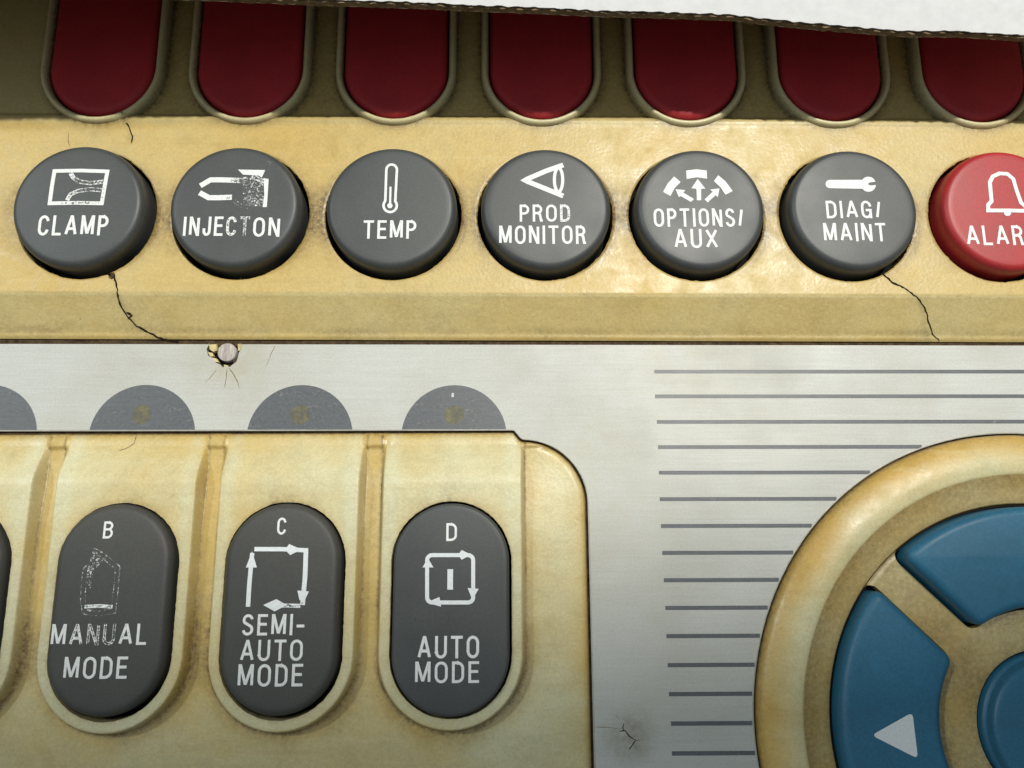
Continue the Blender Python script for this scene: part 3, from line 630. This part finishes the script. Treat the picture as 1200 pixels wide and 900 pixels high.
icon('C', [('r', [(290.5, 711), (292, 685), (295.5, 648)], 5.2, .12, False), ('r', [(298, 643.5), (330, 643.5), (361, 645)], 5, [.05, .15, .25], False), ('r', [(358.5, 646), (357.5, 675), (354.5, 709)], 5.4, [.1, .1, .35], False), ('r', [(352, 710), (335, 709.5), (318, 710)], 4.5, [.35, .5, .3], False),
           ('p', [(288, 665), (301, 665), (295.5, 646)], .2), ('p', [(339, 637.5), (353, 644), (340, 650.5), (334, 644)], .33), ('p', [(348.5, 692), (362, 693), (356, 706), (351, 703)], .33), ('p', [(308.5, 709), (324, 702), (336, 709), (322, 716.5)], .3)], 'pale_print')
letters('D', [('D', 523, 535.5, 613, 634), ('AUTO', 489.5, 561.5, 745, 771.5, [.02, .04, .1, .15]), ('MODE', 486.5, 561.5, 775, 800.5, .08)], OVZ - .5)
def rrect(x0, y0, x1, y1, r):
    P = []
    for (cx_, cy_, a0) in ((x1 - r, y0 + r, -90), (x1 - r, y1 - r, 0), (x0 + r, y1 - r, 90), (x0 + r, y0 + r, 180)): P += [(cx_ + r * math.cos(math.radians(a0 + 18 * i)), cy_ + r * math.sin(math.radians(a0 + 18 * i))) for i in range(6)]
    return P
icon('D', [('r', rrect(500.5, 650.5, 554.5, 706, 6), 4.6, .12, True), ('r', [(527.7, 667), (527.5, 691)], 6.6, .05, False), ('p', [(541, 644.5), (552, 650), (541, 656), (537, 650)], .15), ('p', [(495, 665), (508, 665), (501.5, 654)], .1), ('p', [(548, 689), (561, 690), (553.5, 703)], .2), ('p', [(500, 706), (515, 699.5), (517, 711)], .1)], 'pale_print')

# ------------------------------------------------------------------ dial
pl_, pt_ = W(885, 833, 0), W(1198, 510, 0)
DR = 0.0
# centre and radius from the leftmost and topmost points of the photographed outline
dy = pl_[1]; dx = pt_[0]; DR = ((dx - pl_[0]) + (pt_[1] - dy)) / 2; DC = np.array((pl_[0] + DR, pt_[1] - DR, 0)); print('dial', DC, DR, 'px', PX(*DC[:2]))
dh = thing('dial_housing', (DC[0], DC[1], 0), 'round yellowed plastic ring housing with cross shaped centre around the blue buttons, lower right', 'housing')
k = DR / 326
prof = [(326, -22), (326, 0), (325.2, 4), (323, 7.5), (319, 10.2), (312, 13), (302, 16), (294, 17.6), (287, 17.6), (282, 17.0), (279.4, 16.4), (277.6, 15.2), (265, 10), (253, 5.6), (246, 4.6), (244.8, 3.4), (244.2, 2)]
yv = [1, 1, 1, 1, .95, .85, .55, .25, .1, .1, .1, .6, .6, .6, .6, .8, 1]; dv = [1, .95, .7, .40, .20, .08, .04, .05, .06, .06, .12, .66, .56, .46, .46, .9, 1]  # inner slope steps darker and browner: its shade is put into these values
def lathe_attr(arr):
    return lambda i: arr[i]
o = sweep('outer_ring', DC, 0, [(r * k, z) for r, z in prof], 'dial', dh, 256, False, {'yel': lathe_attr(yv), 'dirt_shade': lathe_attr(dv)})
RO, RI, HW, HB = 244.2 * k, 127 * k, 21.5 * k, 80 * k
def sector(ang, d, rc=12, n=26):         # outline of a rounded sector button, inset by d; ang = middle direction
    q = rc + d; ro, ri = RO - 1.5 - q, RI + q; hw = HW + q; P = []; NN = []
    def on(r): return math.pi / 4 - math.asin(hw / r)
    ao, ai = on(ro), on(ri)
    def push(x, y, nx, ny): P.append((x + nx * rc, y + ny * rc))
    def corner(x, y, a0, a1):
        if a1 < a0: a1 += 2 * math.pi
        for i in range(1, 6): a = a0 + (a1 - a0) * i / 6; push(x, y, math.cos(a), math.sin(a))
    for i in range(n): a = -ao + 2 * ao * i / (n - 1); push(ro * math.cos(a), ro * math.sin(a), math.cos(a), math.sin(a))
    na = math.radians(135)
    corner(ro * math.cos(ao), ro * math.sin(ao), ao, na)
    p0 = np.array((ro * math.cos(ao), ro * math.sin(ao))); p1 = np.array((ri * math.cos(ai), ri * math.sin(ai)))
    for i in range(8): p = p0 + (p1 - p0) * i / 7; push(p[0], p[1], math.cos(na), math.sin(na))
    corner(p1[0], p1[1], na, math.pi + ai)
    for i in range(n): a = ai - 2 * ai * i / (n - 1); push(ri * math.cos(a), ri * math.sin(a), -math.cos(a), -math.sin(a))
    corner(p1[0], -p1[1], math.pi - ai, math.radians(225))
    for i in range(8): p = p1 + (p0 - p1) * i / 7; push(p[0], -p[1], math.cos(-na), math.sin(-na))
    corner(p0[0], -p0[1], math.radians(225), 2 * math.pi - ao)
    ca, sa = math.cos(ang), math.sin(ang); return [(DC[0] + x * ca - y * sa, DC[1] + x * sa + y * ca) for x, y in P]
def poly_sd(poly):
    A = np.array(poly); B = np.roll(A, -1, 0)
    def f(x, y):
        x = np.asarray(x, float); sh = x.shape; x = x.ravel(); y = np.asarray(y, float).ravel(); best = np.full(x.shape, 1e9); ins = np.zeros(x.shape, bool)
        for a, b_ in zip(A, B):
            e = b_ - a; wx, wy = x - a[0], y - a[1]; t = np.clip((wx * e[0] + wy * e[1]) / (e @ e), 0, 1); best = np.minimum(best, np.hypot(wx - t * e[0], wy - t * e[1]))
            c1 = (a[1] <= y) & (b_[1] > y); c2 = (b_[1] <= y) & (a[1] > y); s_ = e[0] * wy - e[1] * wx; ins ^= (c1 & (s_ > 0)) | (c2 & (s_ < 0))
        return np.where(ins, -best, best).reshape(sh)
    return f
SEG = [(math.pi, 'left'), (math.pi / 2, 'top')]
segsd = [poly_sd(sector(a, -2.0)) for a, _ in SEG]
def df_out(x, y):
    r = np.hypot(x - DC[0], y - DC[1]); d = r - 243.6 * k
    for f in segsd: d = np.maximum(d, -f(x, y))
    return np.maximum(d, HB + 1.8 - r)
def df_h(x, y):
    r = np.hypot(x - DC[0], y - DC[1]); z = 3.2 + 2.4 * ss(131 * k, 111 * k, r) - 1.2 * np.exp(-((r - 241.6 * k) / 2) ** 2)
    return z + .5 * (vn(x, y, 30) - .5)
def df_dirt(x, y):
    r = np.hypot(x - DC[0], y - DC[1]); return .46 + .25 * np.exp(-((r - 119 * k) / 9) ** 2) + .5 * (vn(x, y, 26) - .5) + .4 * np.exp(-np.abs(r - 242.6 * k) / 2) + .25 * np.exp(-np.abs(r - HB) / 5)
fx = axis(DC[0] - 245 * k, DC[0] - 244 * k, W(1200, 700, 0)[0] + 12, DC[0] + 245 * k, 1.8, 10); fy = axis(DC[1] - 245 * k, W(1000, 900, 0)[1] - 12, DC[1] + 244 * k, DC[1] + 245 * k, 1.8, 10)
heightfield('centre_cross', fx, fy, df_h, df_out, 'dial', dh, {'yel': lambda x, y: .62 + .4 * (vn(x, y, 50) - .5), 'dirt_shade': df_dirt}, 24)
ZS = 24.0
def seg_button(ang, label):
    c = (DC[0] + 178 * k * math.cos(ang), DC[1] + 178 * k * math.sin(ang)); t = thing('sector_button', (c[0], c[1], -14), label, 'button', 'blue buttons of the round dial')
    steps = [(0, -14), (0, ZS - 11)] + [(10 * (1 - math.cos(a)), ZS - 11 + 10 * math.sin(a)) for a in [math.pi / 2 * i / 7 for i in range(1, 8)]]
    V = []; Fc = []; n = 0
    for d, z in steps:
        P = sector(ang, d + 2.0, rc=12 - min(d, 9)); n = len(P); V += [(x, y, z) for x, y in P]
    for q in range(len(steps) - 1):
        for i in range(n): j = (i + 1) % n; Fc.append((q * n + i, q * n + j, (q + 1) * n + j, (q + 1) * n + i))
    base = (len(steps) - 1) * n
    for tr in tessellate_polygon([[Vector((V[base + i][0], V[base + i][1], 0)) for i in range(n)]]): Fc.append(tuple(base + i for i in tr))
    mesh('cap', V, Fc, 'blue', t, True, None, 40)
    P = sector(ang, -3.2); n = len(P); V = [(x, y, -8) for x, y in P] + [(x, y, -8) for x, y in sector(ang, 3.0)]
    mesh('gap_shade', V, [(i, (i + 1) % n, n + (i + 1) % n, n + i) for i in range(n)], 'black', t, False)  # black sheet across the gap, painted as its shade
    return t
sl = seg_button(math.pi, 'blue curved sector button with a white arrow pointing left'); seg_button(math.pi / 2, 'blue curved sector button with no marking, at the top of the round dial')
def soften(P, d, n=5):
    out = []; P = [np.array(p, float) for p in P]
    for i, p in enumerate(P):
        a = P[i - 1] - p; b = P[(i + 1) % len(P)] - p; a = p + a / np.hypot(*a) * d; b = p + b / np.hypot(*b) * d
        out += [tuple((1 - t) ** 2 * a + 2 * t * (1 - t) * p + t * t * b) for t in [q / n for q in range(n + 1)]]
    return out
ar = soften([(1021, 861.5), (1069, 834.5), (1075.5, 889)], 7)
pr = Print(); pr.poly(wp(ar, ZS - 1), lambda x, y: ZS - 1, 0, 1); pr.done('arrow_symbol', 'pale_print', sl)
hb = thing('dial_centre_button', (DC[0], DC[1], -14), 'round blue button at the centre of the dial, at the right edge', 'button', 'blue buttons of the round dial')
sweep('cap', DC, 0, [(HB - 1, -14), (HB - 1, 9), (HB - 1.8, 11), (HB - 4, 11.6), (HB - 5, 12.4), (HB - 5.2, ZS - 7), (HB - 6.5, ZS - 3), (HB - 9, ZS - .8), (HB - 13, ZS), (20, ZS), (.1, ZS)], 'blue', hb, 128)
sweep('gap_shade', DC, 0, [(HB + 3.4, -8), (HB - 3, -8)], 'black', hb, 72)  # black ring round the centre cap, standing in for gap shade
# dark joint line between ring and cross along the seam is the real gap in the geometry; its bottom
sweep('joint_filler', DC, 0, [(246.5 * k, .6), (241.5 * k, .6)], 'crack', dh, 160)

# ------------------------------------------------------------------ metal faceplate with its cut-outs
fp = thing('metal_faceplate', (0, 0, -7), 'brushed pale metal faceplate in the middle with grey stripes and half discs', 'faceplate')
def trace(sdf, c, n, r0, r1):            # outline of sdf = 0 by rays from c
    P = []
    for i in range(n):
        a = 2 * math.pi * i / n; lo, hi = r0, r1
        for _ in range(34):
            m = (lo + hi) / 2
            if float(sdf(np.array([c[0] + m * math.cos(a)]), np.array([c[1] + m * math.sin(a)]))[0]) < 0: lo = m
            else: hi = m
        P.append((c[0] + lo * math.cos(a), c[1] + lo * math.sin(a)))
    return P
def resample(P, step):
    out = []; n = len(P)
    for i in range(n):
        a, b_ = np.array(P[i]), np.array(P[(i + 1) % n]); m = max(1, int(np.hypot(*(b_ - a)) / step)); out += [tuple(a + (b_ - a) * j / m) for j in range(m)]
    return out
hc = ((x_l + x_r) / 2, (y_b + y_n1) / 2)
hole1 = trace(lambda x, y: lo_body(x, y) - 2.6, hc, 1500, 50, 900)
hole2 = [(DC[0] + (DR + 2.0) * math.cos(2 * math.pi * i / 360), DC[1] + (DR + 2.0) * math.sin(2 * math.pi * i / 360)) for i in range(360)]
sh_px = [(246, 402), (242, 409), (244, 417), (249, 419), (253, 425), (258, 427), (261, 430.5), (265, 428.5), (269, 430), (273, 427), (277, 424), (279, 418), (280, 413), (283, 409), (281, 402.5)]
plt_top = [(x, y_pl(x)) for x in np.arange(XR, XL, -60)]
tp = [(x, y) for x, y in plt_top]; s1 = [tuple(W(a, b_, 0)[:2]) for a, b_ in sh_px]
xa, xb = s1[0][0], s1[-1][0]
tp = [(x, y) for x, y in tp if x > xb + 3] + [(xb + 2, float(y_pl(xb + 2)))] + s1[::-1][0:] + [(xa - 1.5, float(y_pl(xa - 1.5)))] + [(x, y) for x, y in tp if x < xa - 5]
outer = tp + [(XL, -940), (XR, -940)]
loops = [outer, hole1, hole2]; V = []; 
for L in loops: V += [(x, y, 0.0) for x, y in L]
Fc = [t for t in tessellate_polygon([[Vector((x, y, 0)) for x, y in L] for L in loops])]
mesh('plate_sheet', V, Fc, 'plate', fp, False)
V = []; Fc = []
for L in loops:
    b0 = len(V); n = len(L); V += [(x, y, 0) for x, y in L] + [(x, y, -7) for x, y in L]
    Fc += [(b0 + i, b0 + (i + 1) % n, b0 + n + (i + 1) % n, b0 + n + i) for i in range(n)]
mesh('plate_edge', V, Fc, 'lip', fp, False)
# thin bright burr along the cut-outs
def burr(L, wd, hgt, off=0):
    n = len(L); V = []; Fc = []; P = np.array(L)
    T = np.roll(P, -3, 0) - np.roll(P, 3, 0); T /= np.maximum(np.hypot(T[:, 0], T[:, 1])[:, None], 1e-6); Nn = np.stack([T[:, 1], -T[:, 0]], 1)
    for q, (o_, z) in enumerate(((0, -.5), (.3, hgt), (wd * .6, hgt), (wd, .02))):
        V += [(P[i, 0] + Nn[i, 0] * o_, P[i, 1] + Nn[i, 1] * o_, z) for i in range(n)]
    for q in range(3): Fc += [(q * n + i, q * n + (i + 1) % n, (q + 1) * n + (i + 1) % n, (q + 1) * n + i) for i in range(n)]
    mesh('cutout_lip', V, Fc, 'lip', fp, True)
burr(hole1, 1.5, .25); burr(hole2, 1.5, .25)
# dirty packing under the two gaps
for nm, L in (('gap_grime', hole1), ('gap_grime', hole2)):
    n = len(L); P = np.array(L); c0 = P.mean(0); V = []
    for s_, z in ((4, -4.5), (-6, -4.5)):
        dv_ = P - c0; dv_ = dv_ / np.hypot(dv_[:, 0], dv_[:, 1])[:, None]; V += [(P[i, 0] + dv_[i, 0] * s_, P[i, 1] + dv_[i, 1] * s_, z) for i in range(n)]
    mesh(nm, V, [(i, (i + 1) % n, n + (i + 1) % n, n + i) for i in range(n)], 'seam', fp, False)

# printed stripes
SY = [435.5, 464.5, 494.5, 524, 554, 585, 616.5, 648, 680, 712.5, 745.5, 779.5, 813.5, 848, 883]
for i, py in enumerate(SY + [919, 956]):
    x0p = 766.5 + (py - 435) * .0467 + random.uniform(-.5, .5); a = W(x0p, py); yy = a[1]; tt = 2.3
    if abs(yy - DC[1]) < DR + 4: x1 = DC[0] - math.sqrt(max((DR + 4) ** 2 - (yy - DC[1]) ** 2, 0)); 
    else: x1 = XR - 60
    sl_ = 0.0 if x1 > 700 else 0.0
    pr = Print(); n = max(int((x1 - a[0]) / 12), 2); P = [(a[0] + (x1 - a[0]) * j / n, yy + (W(1200, SY[0])[1] - W(766, SY[0])[1]) / (W(1200, 435)[0] - W(766, 435)[0]) * (x1 - a[0]) * j / n) for j in range(n + 1)]
    if x1 < 690: P[-1] = (min(P[-1][0], DC[0] - math.sqrt(max((DR + 3.8) ** 2 - (P[-1][1] - DC[1]) ** 2, 0))), P[-1][1])
    V = []
    for (x, y) in P: V += [(x, y - tt, .06), (x, y + tt, .06)]
    mesh('printed_stripe', V, [(2 * j, 2 * j + 2, 2 * j + 3, 2 * j + 1) for j in range(len(P) - 1)], 'ink', fp, False)
# printed half discs above the oval buttons
for i, (cxp, xr_) in enumerate(((-20, 0), (166, 0), (351, 0), (532, 0))):
    cc = W(cxp, 512, 0); r_ = (W(594, 505, 0) - W(470.5, 505, 0))[0] / 2; P = []
    ylim = lambda x: float(y_ht(x)) + 3.4
    for q in range(121):
        a = math.pi * 1.2 * q / 120 - .1 * math.pi; x, y = cc[0] + r_ * math.cos(a), cc[1] + r_ * math.sin(a)
        if y > ylim(x): P.append((x, y))
    P = [(P[0][0] + .2, ylim(P[0][0]))] + P + [(P[-1][0] - .2, ylim(P[-1][0]))]
    V = [(x, y, .07) for x, y in P]; Fc = list(tessellate_polygon([[Vector((x, y, 0)) for x, y in P]]))
    d_ = mesh('printed_half_disc', V, Fc, 'ink', fp, False)
    w_ = W(cxp + (0, 0, 1, 0)[i], 486, 0); Pc = circ(w_[0], w_[1], 11.5, n=28); me_V = [(x, y, .12) for x, y in Pc]
    wo = mesh('indicator_window', me_V, [tuple(range(28))], 'window', fp, False); wo.parent = d_
pr = Print(); p = W(530.5, 463, 0); 
mesh('paint_chip', [(p[0] - 1.5, p[1] - 2.5, .2), (p[0] + 1.6, p[1] - 2.2, .2), (p[0] + 1.4, p[1] + 2.4, .3), (p[0] - 1.0, p[1] + 2.6, .2)], [(0, 1, 2, 3)], 'card', fp, False)
for path, w0, mt in (([(268, 431), (275, 440), (281, 455)], 1.1, 'hair'), ([(266, 432), (265, 443), (263, 454)], .9, 'hair'), ([(254, 433), (247, 442), (240, 449)], .6, 'hair'), ([(322, 405), (317, 417), (311, 430)], .7, 'hair'),
                 ([(697, 852), (715, 852.5), (730, 855)], .8, 'hair'), ([(731, 848), (730, 853), (731.5, 857)], 1.6, 'crack'), ([(725, 857), (732, 856), (739, 864), (746, 868), (751, 867)], 1.3, 'crack'), ([(745, 867), (741, 874), (737, 879)], 1.4, 'crack'), ([(733, 857), (740, 869)], .8, 'hair'), ([(742, 872), (748, 880)], .7, 'hair'), ([(726, 843), (722, 838)], .6, 'hair')):
    crack('surface_crack', path, None, fp, mt, w0, w0 * .6, 0, .8)

# ------------------------------------------------------------------ broken screw hole
spx = W(266.5, 413, -3)
scw = thing('broken_screw', (spx[0], spx[1], -10), 'small bare metal screw stub in a chipped hole at the top edge of the faceplate', 'screw')
sweep('stub', spx, 0, [(11.4, -16), (11.4, -1.9), (11.0, -1.3), (10.4, -1.0), (4, -.9), (.1, -.85)], 'screw', scw, 40)
hole_p = [W(a, b_, -5) for a, b_ in sh_px] + [W(283, 398, -5), (W(243, 398, -5))]
mesh('hole_floor', [(p[0], p[1], -9) for p in [W(235, 396, -9), W(290, 396, -9), W(290, 436, -9), W(235, 436, -9)]], [(0, 1, 2, 3)], 'crack', scw, False)
def shard(P, z, th, mat='shard'):
    n = len(P); Q = [W(a, b_, z) for a, b_ in P]; cxy = np.mean([q[:2] for q in Q], 0)
    V = [(q[0], q[1], z - th) for q in Q] + [(cxy[0] + (q[0] - cxy[0]) * .82, cxy[1] + (q[1] - cxy[1]) * .82, z + random.uniform(-.6, .6)) for q in Q]
    mesh('plastic_chip', V, [tuple(n + i for i in range(n))] + [(i, (i + 1) % n, n + (i + 1) % n, n + i) for i in range(n)], mat, scw, False)
shard([(244, 403), (254, 402), (255, 411), (250, 413), (245, 410)], 1.5, 5); shard([(243, 412), (249, 413), (251, 418), (246, 418)], -1, 4)
shard([(247, 418), (254, 420), (257, 425), (251, 424)], -.5, 3.5); shard([(278, 402), (283, 403), (282, 411), (279, 412)], .5, 4); shard([(262, 427), (268, 428), (266, 430.5), (262, 430)], -.5, 3)
shard([(272, 424), (278, 418), (279, 422), (275, 427)], -1, 3, 'seam')
# crumb stuck under the clamp button
cr = thing('grime_crumb', (*W(132, 323, ZU)[:2], ZU), 'small dark crumb stuck below the CLAMP button where the crack starts', 'crumb')
p = W(132.5, 322.5, ZU); V = []; Fc = []
for q, (r_, z) in enumerate(((4.2, ZU - 4), (3.4, ZU + .6), (1.6, ZU + 1.8))): V += [(p[0] + r_ * random.uniform(.7, 1.1) * math.cos(a * math.pi / 4), p[1] + r_ * random.uniform(.7, 1.1) * math.sin(a * math.pi / 4), z) for a in range(8)]
for q in range(2): Fc += [(q * 8 + i, q * 8 + (i + 1) % 8, q * 8 + 8 + (i + 1) % 8, q * 8 + 8 + i) for i in range(8)]
Fc.append(tuple(range(16, 24))); mesh('crumb_body', V, Fc, 'crumb', cr, False)

# ------------------------------------------------------------------ corrugated card floating clear over the top
cd = thing('corrugated_card', (0, 620, 105), 'white faced corrugated cardboard sheet with a torn brown edge, covering the top of the panel', 'cardboard')
ca, cb_ = (-100, 188.0), (1300, 134.0)  # edge heights raised along the line of sight until the shadow fell as pictured
def zc(px): px = max(px, -250); return ca[1] + (px - ca[0]) / (cb_[0] - ca[0]) * (cb_[1] - ca[1])
EP = [(-1300, -60), (-200, -12), (0, -7), (60, -4), (170, -2), (260, 1), (380, 6), (500, 10), (560, 13), (620, 15), (700, 19), (780, 21), (860, 24), (890, 28), (940, 33), (1000, 38), (1060, 43), (1120, 43), (1200, 48), (1400, 60)]
ex = np.array([e[0] for e in EP], float); ey = np.array([e[1] for e in EP], float)
pxs = np.concatenate([np.arange(-1300, -200, 12.0), np.arange(-200, 1400, 1.5)]); base = np.interp(pxs, ex, ey) - 5.5
def wav(ph, amp, s): return amp * (.35 * np.sin(pxs / 19.0 * 2 * math.pi * .9 + ph + 2 * vn(pxs, 0 * pxs, 70)) + .9 * (vn(pxs, 0 * pxs + ph * 40, 7) - .5) + s * (vn(pxs, 0 * pxs + ph * 10, 2.5) - .5))
def sheet(name, off, dz, th, amp, mat, ph, rough=.4, corr=0):
    V = []; Fc = []; n = len(pxs); e = base + off + wav(ph, amp, rough)
    back = 560
    rows = []
    for i, px in enumerate(pxs):
        z = zc(px) + dz + corr * math.sin(px / 19.0 * 2 * math.pi + 1.0); a = W(px, e[i], z); rows.append((a[0], a[1], z))
    for (x, y, z) in rows: V.append((x, y, z))
    for (x, y, z) in rows: V.append((x, y + 12, z + (.3 if dz == 0 else 0)))
    for (x, y, z) in rows: V.append((x, 1250, z + 10))
    for (x, y, z) in rows: V.append((x, y, z - th))
    for (x, y, z) in rows: V.append((x, 1250, z + 10 - th))
    for i in range(n - 1):
        Fc += [(i, i + 1, n + i + 1, n + i), (n + i, n + i + 1, 2 * n + i + 1, 2 * n + i), (3 * n + i, 3 * n + i + 1, i + 1, i), (3 * n + i + 1, 3 * n + i, 4 * n + i, 4 * n + i + 1)]
    return mesh(name, V, Fc, mat, cd, False)
sheet('top_liner', -1.5, 0, .9, 1.3, 'card', 0.3)
sheet('fluted_core', 1.6, -3.0, 6.5, 1.5, 'kraft', 2.0, .8, .9)
sheet('bottom_liner', 5.6, -11.5, 1.0, .5, 'kraft_pale', 4.0, .9)

for o in list(bpy.data.objects):
    if 'org' in o: del o['org']
